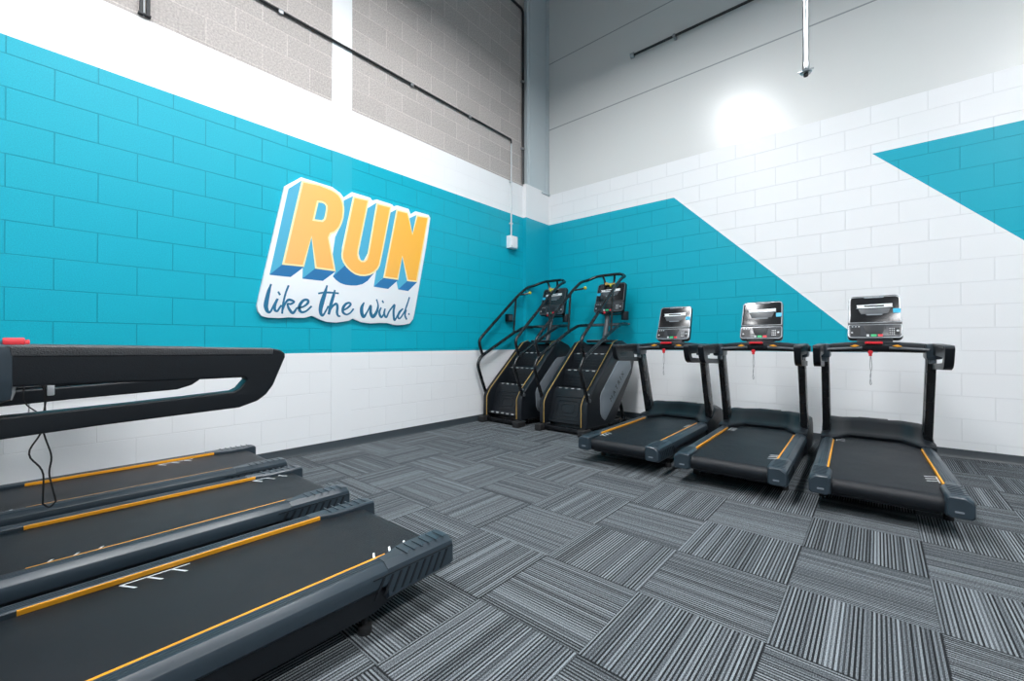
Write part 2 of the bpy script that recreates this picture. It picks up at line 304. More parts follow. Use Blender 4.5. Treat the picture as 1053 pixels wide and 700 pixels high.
def rrect(w, h, r, n=4, cx=0, cy=0, r2=None):
    """rounded rectangle; r for the bottom corners, r2 for the top ones"""
    out = []
    r2 = r if r2 is None else r2
    for (sx, sy, a0, rr) in ((1, 1, 0, r2), (-1, 1, 90, r2), (-1, -1, 180, r), (1, -1, 270, r)):
        for k in range(n + 1):
            a = R(a0 + 90 * k / n); out.append((cx + sx * (w / 2 - rr) + math.cos(a) * rr, cy + sy * (h / 2 - rr) + math.sin(a) * rr))
    return out

def text_mesh(txt, size, M4, depth=.001, xscale=1.0):
    cu = bpy.data.curves.new('txt', 'FONT'); cu.body = txt; cu.size = size; cu.extrude = depth / 2; cu.align_x = 'CENTER'; cu.align_y = 'CENTER'
    cu.resolution_u = 2
    o = bpy.data.objects.new('txt', cu); me = bpy.data.meshes.new_from_object(o)
    b = BM(); b.from_mesh(me)
    for v in b.verts: v.co.x *= xscale; v.co = M4 @ v.co
    bpy.data.objects.remove(o); bpy.data.meshes.remove(me); bpy.data.curves.remove(cu)
    return b

# ------------------------------------------------------------------ the room
Z1, Z2, Z3, ZT = .933, 2.90, 3.372, 7.0
XR, YR = 9.6, -12.0
PAN = 3.372
bm = BM()
for (y0, y1, z0, z1, mi) in ((YR, 0, 0, Z1, 0), (YR, 0, Z1, Z2, 1), (YR, 0, Z2, Z3, 0), (YR, 0, Z3, ZT, 2)):
    add_box(bm, (-.2, y0, z0), (0, y1, z1), mi=mi)
struct(obj('wall_left', bm, [M['white_l'], M['teal_l'], M['raw_l']]), 'painted block wall with a teal band under bare concrete block')
bm = BM()
def bz(pts, mi): add_prism(bm, pts, 0, .2, 'xzy', mi=mi)
bz([(-.2, 0), (XR, 0), (XR, Z1), (-.2, Z1)], 0)
bz([(-.2, Z1), (4.02, Z1), (2.034, Z2), (-.2, Z2)], 1)
bz([(4.02, Z1), (XR, Z1), (5.87, Z1), (3.985, Z2), (2.034, Z2)], 0)
bz([(5.87, Z1), (7.9, Z1), (7.9, Z2), (3.985, Z2)], 1)
bz([(7.9, Z1), (XR, Z1), (XR, Z2), (7.9, Z2)], 0)
bz([(-.2, Z2), (XR, Z2), (XR, Z3), (-.2, Z3)], 0)
struct(obj('wall_back', bm, [M['white_b'], M['teal_b']]), 'white painted block wall with slanted teal shapes')
bm = BM(); add_prism(bm, [(-.2, PAN), (XR, PAN), (XR, ZT), (-.2, ZT)], .006, .2, 'xzy')
struct(obj('wall_back_upper', bm, M['panel']), 'smooth grey metal panels above the painted block')
bm = BM(); add_box(bm, (XR, YR, 0), (XR + .2, .2, ZT)); struct(obj('wall_right', bm, M['plain']))
bm = BM(); add_box(bm, (-.2, YR - .2, 0), (XR + .2, YR, ZT)); struct(obj('wall_front', bm, M['plain']))
bm = BM(); add_box(bm, (-.2, YR - .2, ZT), (XR + .2, .2, ZT + .2)); struct(obj('ceiling', bm, M['ceil']))
bm = BM(); add_box(bm, (-.2, YR - .2, -.1), (XR + .2, .2, 0)); struct(obj('floor', bm, M['carpet']), 'quarter turned striped grey carpet tiles')
# baseboards: low cove moulding
bp = [(0, 0), (.022, 0), (.018, .006), (.010, .018), (.008, .07), (.006, .077), (0, .077)]
bm = BM(); add_prism(bm, bp, YR, -.0, 'xzy'); struct(obj('baseboard_left', bm, M['base']))
bm = BM(); add_prism(bm, [(-a, b) for a, b in bp], .0, XR, 'yzx'); struct(obj('baseboard_back', bm, M['base']))
# flush column half way along the left wall
bm = BM()
for z0, z1, mi in ((0.077, Z1, 0), (Z1, Z2, 1), (Z2, ZT, 0)): add_box(bm, (0, -3.52, z0), (.004, -3.315, z1), mi=mi)
struct(obj('trim_1', bm, [M['white'], M['teal']]), 'smooth painted column flush with the block wall')
# corner column
bm = BM()
for z0, z1, mi in ((0.0, Z1, 0), (Z1, Z2, 1), (Z2, 3.40, 0)): add_box(bm, (0, -.58, z0), (.06, 0, z1), mi=mi)
struct(obj('trim_2', bm, [M['white'], M['teal']]), 'painted corner column')
bm = BM()
add_box(bm, (0, -.55, 3.40), (.052, 0, ZT)); add_box(bm, (.052, -.50, 3.40), (.062, -.44, ZT), bev=.002)
add_box(bm, (.052, -.07, 3.40), (.066, -.0, ZT), bev=.002); add_box(bm, (.052, -.2, 3.36), (.085, -.0, 3.385), bev=.003)
for z in (4.42, 5.47): add_box(bm, (.05, -.44, z), (.0545, -.07, z + .012))
struct(obj('trim_3', bm, M['steel_paint']), 'grey steel column above the corner')
bm = BM(); add_prism(bm, [(a + .06, b) for a, b in bp], -.58, 0, 'xzy'); add_box(bm, (0, -.60, 0), (.07, -.58, .077), bev=.003)
struct(obj('baseboard_corner', bm, M['base']))

# conduits and pipes
def conduit(name, pts, rad, m, label, cat, clips=(), r=.06, clip_box=None, ends=()):
    t = thing(name, label, cat, tuple(pts[0]))
    o0 = Vector(pts[0]); P = [Vector(p) - o0 for p in pts]
    b = BM(); add_tube(b, P, rad, 10, r, n=6); obj('pipe', b, m, t)
    for c in clips:
        b = BM(); lo, hi = c; add_box(b, Vector(lo) - o0, Vector(hi) - o0, bev=.002); obj('clip', b, M['silver'], t)
    for e in ends:
        c, ra, h, ax = e; b = BM(); add_disc(b, Vector(c) - o0, ra, h, ax, bev=.002); obj('fitting', b, M['chrome'], t)
    return t
X0 = .022
ec = conduit('electrical_conduit', [(X0, -.875, 3.90), (X0, -.875, 3.96), (X0, -4.6, 3.965)], .0115, M['darkpipe'],
        'thin dark conduit running along the bare block and dropping to the white box', 'conduit',
        clips=[((.001, y - .02, 3.94), (.034, y + .02, 3.975)) for y in (-1.7, -2.6, -4.0)], r=.05)
bm = BM(); add_tube(bm, [(0, 0, -1.335), (0, 0, .0)], .0105, 10, 0); obj('drop_pipe', bm, M['galv'], ec)
for z in (2.75, 3.35):
    bm = BM(); add_box(bm, (-.021, -.025, z - 3.9 - .01), (.012, .025, z - 3.9 + .01), bev=.002); obj('clip', bm, M['galv'], ec)
wb = thing('junction_box', 'white square junction box at the foot of the conduit on the teal wall', 'junction box', (0, -.875, 2.385))
bm = BM(); add_box(bm, (-.003, -.078, 0), (.075, .078, .175), bev=.004); obj('housing', bm, M['white'], wb)
bm = BM(); add_box(bm, (.075, -.072, .006), (.084, .072, .169), bev=.003); obj('cover', bm, M['white'], wb)
for yy, zz in ((-.06, .02), (.06, .02), (-.06, .155), (.06, .155)):
    bm = BM(); add_disc(bm, (.0855, yy, zz), .005, .003, 'x', 8); obj('screw', bm, M['silver'], wb)
conduit('ceiling_conduit', [(X0, -.605, 3.40), (X0, -.605, 6.0), (X0, -3.4, 6.02)], .018, M['darkpipe'],
        'dark conduit climbing beside the grey corner column and bending at the top', 'conduit', clips=[((.001, -.64, z), (.042, -.582, z + .03)) for z in (3.9, 4.9)])
# wall pipe on the panels
conduit('wall_pipe', [(1.50, -.06, 4.945), (6.5, -.06, 4.945)], .016, M['darkpipe'], 'thin grey pipe run fixed high on the metal panels', 'pipe',
        clips=[((x, -.08, 4.925), (x + .03, .006, 4.965)) for x in (2.05, 3.2)], ends=[((1.50, -.06, 4.945), .034, .05, 'x')], r=0)
# hanging drop pipe
t = thing('drop_pipe', 'shiny galvanised pipe hanging down in front of the metal panels', 'pipe', (3.653, -2.0, 2.86))
bm = BM(); add_tube(bm, [(0, 0, .06), (0, 0, ZT - 2.86)], .019, 14, 0); obj('pipe', bm, M['chrome'], t)
bm = BM(); add_disc(bm, (0, 0, .055), .021, .05, 'z', 14, .003); add_disc(bm, (0, 0, .028), .017, .02, 'z', 12); obj('coupling', bm, M['chrome'], t)
bm = BM(); add_disc(bm, (0, 0, .012), .030, .008, 'z', 16, .002, r2=.036)
for a in (0, 90): add_box(bm, (-.045 if a == 0 else -.004, -.004 if a == 0 else -.045, .026), (.045 if a == 0 else .004, .004 if a == 0 else .045, .034), bev=.001)
obj('flange', bm, M['chrome'], t)
bm = BM(); add_disc(bm, (0, 0, 0), .014, .02, 'z', 12); obj('nozzle', bm, M['rubber'], t)
bm = BM(); add_box(bm, (-.07, -.07, ZT - 2.872), (.07, .07, ZT - 2.86), bev=.002); obj('ceiling_plate', bm, M['chrome'], t)
# twin cable drops beside the band at the upper left
t = thing('strut_channel', 'black twin strut channel fixed upright on the bare block above the white band', 'strut', (0, -4.921, 3.385))
for k, yy in enumerate((-.026, .012)):
    bm = BM(); add_box(bm, (0, yy, 0), (.03, yy + .02, ZT - 3.385 - .01), bev=.002)
    obj('channel', bm, M['darkpipe'], t)
bm = BM(); add_box(bm, (0, -.006, 0), (.012, .004, ZT - 3.385 - .01)); obj('web', bm, M['galv'], t)
bm = BM(); add_box(bm, (-.002, -.034, .002), (.032, .038, .012), bev=.002); obj('foot', bm, M['darkpipe'], t)
# black wall box behind the climbers
t = thing('wall_outlet', 'small black outlet box on the teal wall behind the left stair climber', 'outlet', (0, -.93, 1.33))
bm = BM(); add_box(bm, (0, -.055, 0), (.06, .055, .11), bev=.008); obj('housing', bm, M['black'], t)
bm = BM(); add_box(bm, (.06, -.04, .02), (.066, .04, .09), bev=.003); obj('socket_plate', bm, M['grey'], t)

# ------------------------------------------------------------------ wall sign
def mp(p): return (p[0], p[1] - 1.9)
sign = thing('wall_sign', 'cut-out white sign reading RUN like the wind in yellow and blue', 'sign', (0, -3.25, 1.9))
bm = BM(); add_prism(bm, [mp(p) for p in SIGN['board']], .0, .03, 'yzx', bev=.002); obj('board', bm, M['s_white'], sign)
def inset(poly, d):
    n = len(poly); A = sum(poly[i][0] * poly[(i + 1) % n][1] - poly[(i + 1) % n][0] * poly[i][1] for i in range(n))
    s = 1 if A > 0 else -1; out = []
    for i in range(n):
        p0 = Vector(poly[i - 1]); p1 = Vector(poly[i]); p2 = Vector(poly[(i + 1) % n])
        a = (p1 - p0).normalized(); b = (p2 - p1).normalized()
        na = Vector((-a.y, a.x)) * s; nb = Vector((-b.y, b.x)) * s
        k = na + nb; den = 1 + na.dot(nb); k = k / max(den, .45); out.append(tuple(p1 + k * d))
    return out
def keyhole(outer, hole):
    n = len(outer); best = min(((Vector(outer[i]) - Vector(hole[j])).length, i, j) for i in range(n) for j in range(len(hole)))
    _, i, j = best
    def area(p): return sum(p[k][0] * p[(k + 1) % len(p)][1] - p[(k + 1) % len(p)][0] * p[k][1] for k in range(len(p)))
    h = hole if area(outer) * area(hole) < 0 else hole[::-1]
    j = h.index(hole[j])
    h2 = h[j:] + h[:j]
    return outer[:i + 1] + h2 + [h2[0]] + outer[i:]
for part, mm in (('light', 's_light'), ('dark', 's_dark')):
    bm = BM()
    for q in SIGN[part]: add_prism(bm, [mp(p) for p in q], .029, .0312 if part == 'light' else .0316, 'yzx')
    obj('letter_shade' if part == 'light' else 'letter_underside', bm, M[mm], sign)
for k in 'RUN':
    bm = BM(); P = [mp(p) for p in SIGN[k]]
    H = [mp(p) for p in SIGN['Rhole']] if k == 'R' else None
    add_prism(bm, keyhole(P, H) if H else P, .029, .033, 'yzx')
    lt = obj('letter', bm, M['s_cream'], sign); lt['label'] = 'cream edged letter ' + k
    bm = BM(); Q = inset(P, .017)
    if H: Q = keyhole(Q, inset(H, -.017))
    add_prism(bm, Q, .030, .0342, 'yzx')
    obj('letter_face', bm, M['s_face'], lt)
def crom(P, n=6):
    out = []
    for i in range(len(P) - 1):
        p0 = P[max(i - 1, 0)]; p1 = P[i]; p2 = P[i + 1]; p3 = P[min(i + 2, len(P) - 1)]
        for k in range(n):
            t = k / n
            out.append(tuple(.5 * (2 * b + (c - a) * t + (2 * a - 5 * b + 4 * c - d) * t * t + (3 * b - a - 3 * c + d) * t ** 3) for a, b, c, d in zip(p0, p1, p2, p3)))
    out.append(P[-1]); return out
for word in ('like', 'the', 'wind'):
    bm = BM()
    for si, s in enumerate(SCRIPT[word]):
        P = crom(s); x1 = .0315 + .0003 * si; L_, R_ = [], []
        for i, p in enumerate(P):
            a = Vector(P[max(i - 1, 0)][:2]); c = Vector(P[min(i + 1, len(P) - 1)][:2]); d = (c - a).normalized() if (c - a).length else Vector((0, 1))
            w = max(.008, p[2] * 1.25); n_ = Vector((-d.y, d.x)) * w; q = Vector(mp(p[:2]))
            L_.append(q + n_); R_.append(q - n_)
        for side in (0,):
            vl = [bm.verts.new((x1, q.x, q.y)) for q in L_]; vr = [bm.verts.new((x1, q.x, q.y)) for q in R_]
            vl2 = [bm.verts.new((.0295, q.x, q.y)) for q in L_]; vr2 = [bm.verts.new((.0295, q.x, q.y)) for q in R_]
            for i in range(len(vl) - 1):
                bm.faces.new((vl[i], vl[i + 1], vr[i + 1], vr[i])); bm.faces.new((vl[i], vl2[i], vl2[i + 1], vl[i + 1])); bm.faces.new((vr[i], vr[i + 1], vr2[i + 1], vr2[i]))
            bm.faces.new((vl[0], vr[0], vr2[0], vl2[0])); bm.faces.new((vl[-1], vl2[-1], vr2[-1], vr[-1]))
    o = obj('lettering', bm, M['s_ink'], sign); o['label'] = 'blue brush script word ' + word

# ------------------------------------------------------------------ shared console
def console(parent, base, tilt, w, h, wide_top=.94, climber=False):
    """display unit: casing with a screen above and a key panel below; base = centre of the lower edge"""
    s, c = math.sin(tilt), math.cos(tilt)
    F = Matrix(((1, 0, 0, base[0]), (0, s, -c, base[1]), (0, c, s, base[2]), (0, 0, 0, 1)))   # columns u, v, n
    kp = h * .34
    def tz(pts): return [(x * (1 - (1 - wide_top) * (y / h)), y) for x, y in pts]
    b = BM(); add_prism(b, tz(rrect(w, h, .035, cy=h / 2)), -.055, 0, 'xyz', bev=.012, M4=F, bang=50)
    add_prism(b, rrect(w * .55, h * .5, .03, cy=h * .45), -.085, -.05, 'xyz', bev=.01, M4=F, bang=50)
    cs = obj('console', b, M['black'], parent)
    # silver bezel lines
    b = BM(); add_prism(b, tz(rrect(w * .985, h * .61, .012, cy=kp + h * .33, r2=.026)), -.006, .002, 'xyz', bev=.001, M4=F); obj('screen_bezel', b, M['silver' if not climber else 'grey'], cs)
    b = BM(); add_prism(b, tz(rrect(w * .935, h * .575, .008, cy=kp + h * .328, r2=.022)), 0, .004, 'xyz', bev=.001, M4=F); obj('screen', b, M['screen'], cs)
    b = BM(); add_prism(b, tz(rrect(w * .99, kp * .90, .03, cy=kp * .50, r2=.01)), -.004, .008, 'xyz', bev=.002, M4=F); obj('key_panel_bezel', b, M['silver' if not climber else 'grey'], cs)
    b = BM(); add_prism(b, tz(rrect(w * .95, kp * .78, .024, cy=kp * .52, r2=.008)), 0, .0105, 'xyz', bev=.002, M4=F); obj('key_panel', b, M['keyface'], cs)
    b = BM(); add_prism(b, [(-w * .2, kp * .86), (w * .2, kp * .86), (w * .13, kp * .26), (-w * .13, kp * .26)], .009, .013, 'xyz', bev=.001, M4=F); obj('control_pad', b, M['shell'], cs)
    for sx in (-1, 1):
        b = BM(); add_prism(b, rrect(w * .19, kp * .46, .006, cx=sx * w * .345, cy=kp * .47), .009, .0125, 'xyz', M4=F); obj('key_field', b, M['black'], cs)
    def key(pts, n0, n1):
        b = BM(); add_prism(b, pts, n0, n1, 'xyz', M4=F); obj('key', b, M['ltgrey'], cs)
    for i in range(3):
        for j in range(4): key(rrect(w * .022, kp * .06, .001, 1, cx=w * (.27 + .035 * i), cy=kp * (.3 + .115 * j)), .012, .0138)
    for i in range(3): key(rrect(w * .03, kp * .05, .001, 1, cx=-w * (.40 - .06 * i), cy=kp * (.80)), .010, .0125)
    key(rrect(w * .05, w * .05, w * .024, 5, cx=w * .405, cy=kp * .5), .012, .015)
    key(rrect(w * .04, w * .04, w * .019, 5, cx=-w * .41, cy=kp * .4), .012, .015)
    for nm, mm, cx, ww in (('info_button', 'ltgrey', -.12, .05), ('start_button', 'green', -.015, .10), ('stop_button', 'red', .105, .085)):
        b = BM(); add_prism(b, rrect(w * ww, kp * .15, .004, 2, cx=w * cx, cy=kp * .20), .009, .0155, 'xyz', bev=.001, M4=F); obj(nm, b, M[mm], cs)
    # rack: white strip holder with grey tray under it
    b = BM(); y0 = kp + h * .40
    add_prism(b, [(-w * .33, y0 + .012), (w * .33, y0 + .018), (w * .32, y0 + .002), (w * .335, y0 - .012), (w * .18, y0 - .016), (-w * .18, y0 - .018), (-w * .33, y0 - .016), (-w * .30, y0 - .003)], .003, .012, 'xyz', bev=.001, M4=F)
    obj('reading_rack', b, M['mark'], cs)
    b = BM(); add_prism(b, rrect(w * .36, .011, .003, 2, cy=y0), .011, .0135, 'xyz', M4=F); obj('rack_slot', b, M['screen'], cs)
    b = BM(); add_prism(b, [(-w * .29, y0 - .022), (w * .29, y0 - .02), (w * .24, y0 - .07), (-w * .24, y0 - .07)], .003, .010, 'xyz', bev=.002, M4=F); obj('accessory_tray', b, M['grey'], cs)
    b = BM(); add_prism(b, rrect(w * .30, .010, .004, 2, cy=y0 - .075 if h > .33 else y0 - .07), .004, .009, 'xyz', M4=F)
    add_prism(b, rrect(w * .36, .018, .005, 2, cy=h * .955), -.002, .006, 'xyz', bev=.001, M4=F); obj('trim_plate', b, M['panelgrey'], cs)
    T = F @ Matrix.Translation((0, h * .955, .007)); obj('logo_text', text_mesh('MATRIX', .012, T, .0008, 1.5), M['ltgrey'], cs)
    b = BM(); sx = -1 if climber else 1
    add_prism(b, rrect(w * .13, .038, .003, 2, cx=sx * w * .40, cy=y0 - .045), .003, .0065, 'xyz', M4=F); st = obj('sticker', b, M['blue'], cs)
    return cs

# ------------------------------------------------------------------ treadmill
def side(sgn, pts): return pts
def strip_bm(s, y1):
    b = BM(); add_box(b, (min(s * .2595, s * .2690), .27, .2155), (max(s * .2595, s * .2690), y1, .2312), bev=.0015); return b
def make_treadmill(label, group):
    t = thing('treadmill', label, 'treadmill', group=group)
    # lower frame
    b = BM()
    for s in (-1, 1): add_prism(b, [(.36, .075), (1.9, .06), (1.9, .2), (.10, .2), (.12, .135)], s * .255, s * .332, 'yzx', bev=.006)
    add_box(b, (-.26, .14, .095), (.26, .20, .13), bev=.01); add_box(b, (-.26, 1.0, .09), (.26, 1.06, .13), bev=.01)
    obj('frame', b, M['black'], t)
    b = BM(); add_box(b, (-.235, .075, .105), (.235, .11, .14), bev=.008); obj('rear_guard', b, M['black'], t)
    for s in (-1, 1):
        b = BM(); add_tube(b, [(s * .295, .37, .03), (s * .295, .37, .10)], .012, 10, 0); add_disc(b, (s * .295, .37, .016), .024, .032, 'z', 16, .004)
        obj('levelling_foot', b, M['rubber'], t)
    for s in (-1, 1):
        b = BM(); add_disc(b, (s * .29, 1.82, .035), .035, .04, 'x', 20, .004); add_box(b, (s * .29 - .012, 1.80, .035), (s * .29 + .012, 1.84, .09)); obj('wheel', b, M['rubber'], t)
    # belt: a rounded slab over rollers
    pr = []
    zr, rr = .1645, .0505
    for k in range(9):
        a = R(90 + 180 * k / 8); pr.append((.085 + math.cos(a) * rr, zr + math.sin(a) * rr))
    pr += [(1.62, zr - rr), (1.62, zr + rr)]
    b = BM(); add_prism(b, pr, -.262, .262, 'yzx'); obj('belt', b, M['belt'], t)
    # rails
    for s in (-1, 1):
        prof = [(s * .2675, .19), (s * .2675, .228), (s * .274, .233), (s * .318, .233), (s * .345, .214), (s * .350, .195), (s * .350, .165), (s * .335, .15), (s * .30, .15)]
        b = BM(); add_prism(b, prof, .29, 1.62, 'xzy', bev=.002)
        for k in range(3): add_prism(b, [(s * (.280 + .011 * k), .2325), (s * (.286 + .011 * k), .2325), (s * (.285 + .011 * k), .2350), (s * (.281 + .011 * k), .2350)], .30, 1.42, 'xzy')
        obj('side_rail', b, M['rail'], t)
        obj('edge_strip', strip_bm(s, 1.27), M['yellow'], t)
        # rear end cap
        b = BM(); secs = []
        for y in (0, .006, .02, .08, .19, .215, .25, .275, .31):
            xi = .240 if y < .2 else .240 + (.0275) * min(1, (y - .2) / .075)
            zb = .118 - .10 * max(0, min(y, .31)) * .3; sh = {0: .010, .006: .004}.get(y, 0); up = .0025
            pf = [(xi + sh, zb + .01 + sh), (xi + sh, .226 + up - sh), (xi + .007 + sh, .233 + up - sh), (.318 - sh, .233 + up - sh), (.345 - sh, .215 + up - sh), (.3515 - sh, .195), (.3515 - sh, zb + .012 + sh), (.340 - sh, zb + sh), (xi + .02, zb + sh)]
            secs.append([b.verts.new((s * px_, y, pz_)) for px_, pz_ in pf])
        for A_, B_ in zip(secs[:-1], secs[1:]):
            for q in range(9): b.faces.new((A_[q], A_[(q + 1) % 9], B_[(q + 1) % 9], B_[q]))
        b.faces.new(secs[0]); b.faces.new(secs[-1][::-1])
        for k in range(6):
            y = .04 + .035 * k; add_box(b, (min(s * .262, s * .335), y, .2365), (max(s * .262, s * .335), y + .006, .2392), bev=.001)
        ec = obj('end_cap', b, M['rail'], t, ang=24)
        b = BM()
        for k in range(9):
            y = .035 + .036 * k; lo = .150
            add_prism(b, [(y, .196), (y + .011, .196), (y + .045, lo - .018), (y + .034, lo - .018)], s * .348, s * .3535, 'yzx', bev=.001)
        add_prism(b, [(.012, .2), (.37, .2), (.37, .203), (.012, .203)], s * .349, s * .353, 'yzx')
        obj('vent_slat', b, M['shell'], ec)
        b = BM(); add_prism(b, rrect(.035, .009, .003, 2, cx=s * .29, cy=.155), -.0025, .01, 'xzy'); obj('badge', b, M['panelgrey'], ec)
    # motor hood with a scooped front lip
    b = BM(); nx = 24; ys = []
    prof = [(0, .238), (.02, .250), (.07, .258), (.16, .285), (.24, .335), (.30, .365), (.36, .362), (.55, .34), (.63, .27), (.66, .12)]
    rows = []
    for i in range(nx + 1):
        x = -.353 + .706 * i / nx; ax = abs(x)
        fr = 1.53 if ax < .17 else 1.53 - (ax - .17) / .09 * .20 if ax < .26 else 1.33
        fr = fr + (1.47 - 1.53) * 0
        row = []
        for dy, z in prof:
            tt = dy / .66; y = fr + (1.99 - fr) * tt if True else 0
            zz = z + (.004 * math.cos(x * 23 + 1) if .2 < dy < .6 else 0) - (.03 * max(0, (ax - .30)) / .053 if dy > .1 else 0)
            row.append(b.verts.new((x, y, zz)))
        row.append(b.verts.new((x, 1.99, .07))); row.append(b.verts.new((x, fr + .02, .07 if ax > .27 else .20)))
        rows.append(row)
    for i in range(nx):
        for j in range(len(rows[0])):
            k = (j + 1) % len(rows[0]); b.faces.new((rows[i][j], rows[i][k], rows[i + 1][k], rows[i + 1][j]))
    b.faces.new(rows[0]); b.faces.new(rows[-1][::-1])
    obj('motor_hood', b, M['shell'], t, ang=50)
    b = BM(); add_box(b, (-.1, 1.80, .348), (.1, 1.86, .356), bev=.003); obj('hood_vent', b, M['black'], t)
    # uprights
    for s in (-1, 1):
        b = BM(); h = [(1.50, .15), (1.66, .15), (1.345, .97), (1.215, .97)]
        add_prism(b, h, s * .292, s * .346, 'yzx', bev=.014, bang=40)
        up = obj('upright', b, M['tube'], t)
        b = BM(); add_prism(b, [(1.520, .30), (1.534, .30), (1.262, .93), (1.248, .93)], s * .289, s * .293, 'yzx'); obj('upright_trim', b, M['grey'], up)
    # crossbar: arched, bulged toward the user in the middle
    b = BM(); n = 28; rings = []
    for i in range(n + 1):
        x = -.385 + .77 * i / n; u = x / .385; arch = .018 * (1 - u * u)
        yc = 1.27 + .02 * (1 - u * u); hw = .070 + .03 * (1 - u * u) ** 2; hh = .030 + .012 * (1 - u * u)
        zc = .978 + arch
        if abs(u) > .97: hw *= .8; hh *= .8
        rings.append([b.verts.new((x, yc + math.copysign(abs(math.cos(a)) ** .7, math.cos(a)) * hw, zc + math.copysign(abs(math.sin(a)) ** .7, math.sin(a)) * hh)) for a in [2 * math.pi * k / 16 for k in range(16)]])
    for i in range(n):
        for k in range(16): b.faces.new((rings[i][k], rings[i][(k + 1) % 16], rings[i + 1][(k + 1) % 16], rings[i + 1][k]))
    b.faces.new(rings[0][::-1]); b.faces.new(rings[-1]); cb = obj('crossbar', b, M['black'], t)
    for s in (-1, 1):
        b = BM(); add_tube(b, [(s * .30, 1.188, .975), (s * .17, 1.178, .984), (s * .08, 1.176, .988)], .013, 10, 0); obj('pulse_grip', b, M['grey'], cb)
        b = BM(); add_prism(b, [(s * .155, -.004), (s * .125, .010), (s * .095, 0), (s * .125, -.008)], -.006, .004, 'xzy', M4=Matrix.Translation((0, 1.165, 1.004))); obj('grip_arrow', b, M['yellow'], cb)
        b = BM(); add_box(b, (min(s * .28, s * .372), 1.180, .905), (max(s * .28, s * .372), 1.36, 1.022), bev=.02); obj('end_housing', b, M['rail'], cb)
        b = BM(); add_box(b, (min(s * .30, s * .340), 1.22, .872), (max(s * .30, s * .340), 1.32, .912), bev=.006); obj('bracket', b, M['panelgrey'], cb)
    b = BM(); add_prism(b, [(-.055, 0), (.055, 0), (.05, .018), (-.05, .018)], -.025, .012, 'xzy', bev=.004, M4=Matrix.Translation((-.01, 1.190, 1.020))); obj('stop_bar', b, M['red'], cb)
    # side handles
    for s in (-1, 1):
        prof = [(1.25, 1.021), (.70, 1.009), (.682, 1.005), (.668, .995), (.668, .984), (.70, .905), (.718, .880), (.74, .864), (.785, .850), (1.06, .841), (1.25, .831),
                (1.25, .876), (1.0, .885), (.80, .895), (.785, .902), (.766, .926), (.772, .931), (.90, .932), (1.25, .938)]
        b = BM(); add_prism(b, prof, s * .320, s * .366, 'yzx', bev=.013, seg=4, bang=50); hd = obj('handle', b, M['black'], t)
        b = BM(); add_prism(b, [(1.19, 1.0215), (.70, 1.0105), (.700, .989), (1.19, .995)], s * .3165, s * .3695, 'yzx', bev=.009, seg=3, bang=50); obj('grip', b, M['grip'], hd)
    # console
    b = BM(); add_prism(b, [(1.28, 1.00), (1.38, 1.00), (1.42, 1.075), (1.345, 1.075)], -.11, .11, 'yzx', bev=.01); obj('console_mount', b, M['black'], t)
    console(t, (0, 1.335, 1.058), R(20), .345, .385)
    # safety key and cord
    b = BM(); add_disc(b, (-.03, 1.175, .955), .016, .02, 'y', 16, .003); add_box(b, (-.04, 1.165, .925), (-.02, 1.185, .95), bev=.003); sk = obj('safety_key', b, M['red'], t)
    b = BM(); add_tube(b, [(-.03, 1.175, .93), (-.034, 1.17, .85), (-.026, 1.165, .78), (-.036, 1.17, .72), (-.03, 1.17, .70)], .0022, 6, .02)
    add_tube(b, [(-.028, 1.178, .93), (-.02, 1.17, .84), (-.034, 1.165, .77), (-.024, 1.17, .71), (-.03, 1.17, .70)], .0022, 6, .02); obj('safety_cord', b, M['cord'], sk)
    return t

GR = 'treadmills in a row facing the back wall'
GL = 'treadmills in a row along the left wall'
tm3 = make_treadmill('treadmill at the right end of the back row, its side against bare white wall', GR)
def place(t, x, y, rz, label=None, group=None):
    t.location = (x, y, 0); t.rotation_euler = (0, 0, rz)
    if label: t['label'] = label
    if group: t['group'] = group
    return t
def add_mark(t, x, y, d, ln=.15):
    b = BM(); z0, z1 = .2148, .2158
    add_prism(b, [(x - .003, y), (x + .003, y), (x + .003, y + ln), (x - .003, y + ln)], z0, z1, 'xyz')
    for k in range(3):
        yy = y + ln * (.25 + .36 * k)
        add_prism(b, [(x, yy), (x, yy + .009), (x + d * .055, yy - .022), (x + d * .055, yy - .031)], z0, z1, 'xyz')
    return obj('belt_mark', b, M['mark'], t)
copies = []
for (x, y, rz, lab, g) in ((3.235, -2.38, .028, 'middle treadmill of the three facing the back wall, silvery glare on its console', GR),
                           (2.41, -2.36, .022, 'treadmill beside the stair climbers, leftmost of the back wall row', GR),
                           (2.34, -4.33, math.pi, 'nearest treadmill on the left with its long black handle in front', GL),
                           (1.47, -4.31, math.pi, 'middle one of the three treadmills seen from behind along the left wall', GL),
                           (.62, -4.30, math.pi, 'farthest treadmill of the left row, right against the block wall', GL)):
    copies.append(place(copy_tree(tm3), x, y, rz, lab, g))
place(tm3, 4.043, -2.36, .033)
tm2, tm1, tmA, tmB, tmC = copies
add_mark(tm3, -.245, 1.30, 1); add_mark(tm3, .255, .33, -1)
add_mark(tm2, -.245, 1.20, 1); add_mark(tm2, .255, .30, -1)
add_mark(tm1, -.245, .20, 1); add_mark(tm1, .255, 1.05, -1)
for t, a, b_ in ((tmA, .76, .12), (tmB, .10, .95), (tmC, .40, 1.2)):
    add_mark(t, .245, a, -1, .19); add_mark(t, -.253, b_, 1, .19)
short = {}
for t in (tmA, tmB, tmC):
    for ch in t.children:
        if ch.name.startswith('edge_strip'):
            sg = 1 if sum(v.co.x for v in ch.data.vertices) > 0 else -1
            if sg not in short:
                b = strip_bm(sg, 1.175); me = bpy.data.meshes.new('edge_strip'); b.to_mesh(me); b.free(); me.materials.append(M['yellow']); short[sg] = me
            ch.data = short[sg]
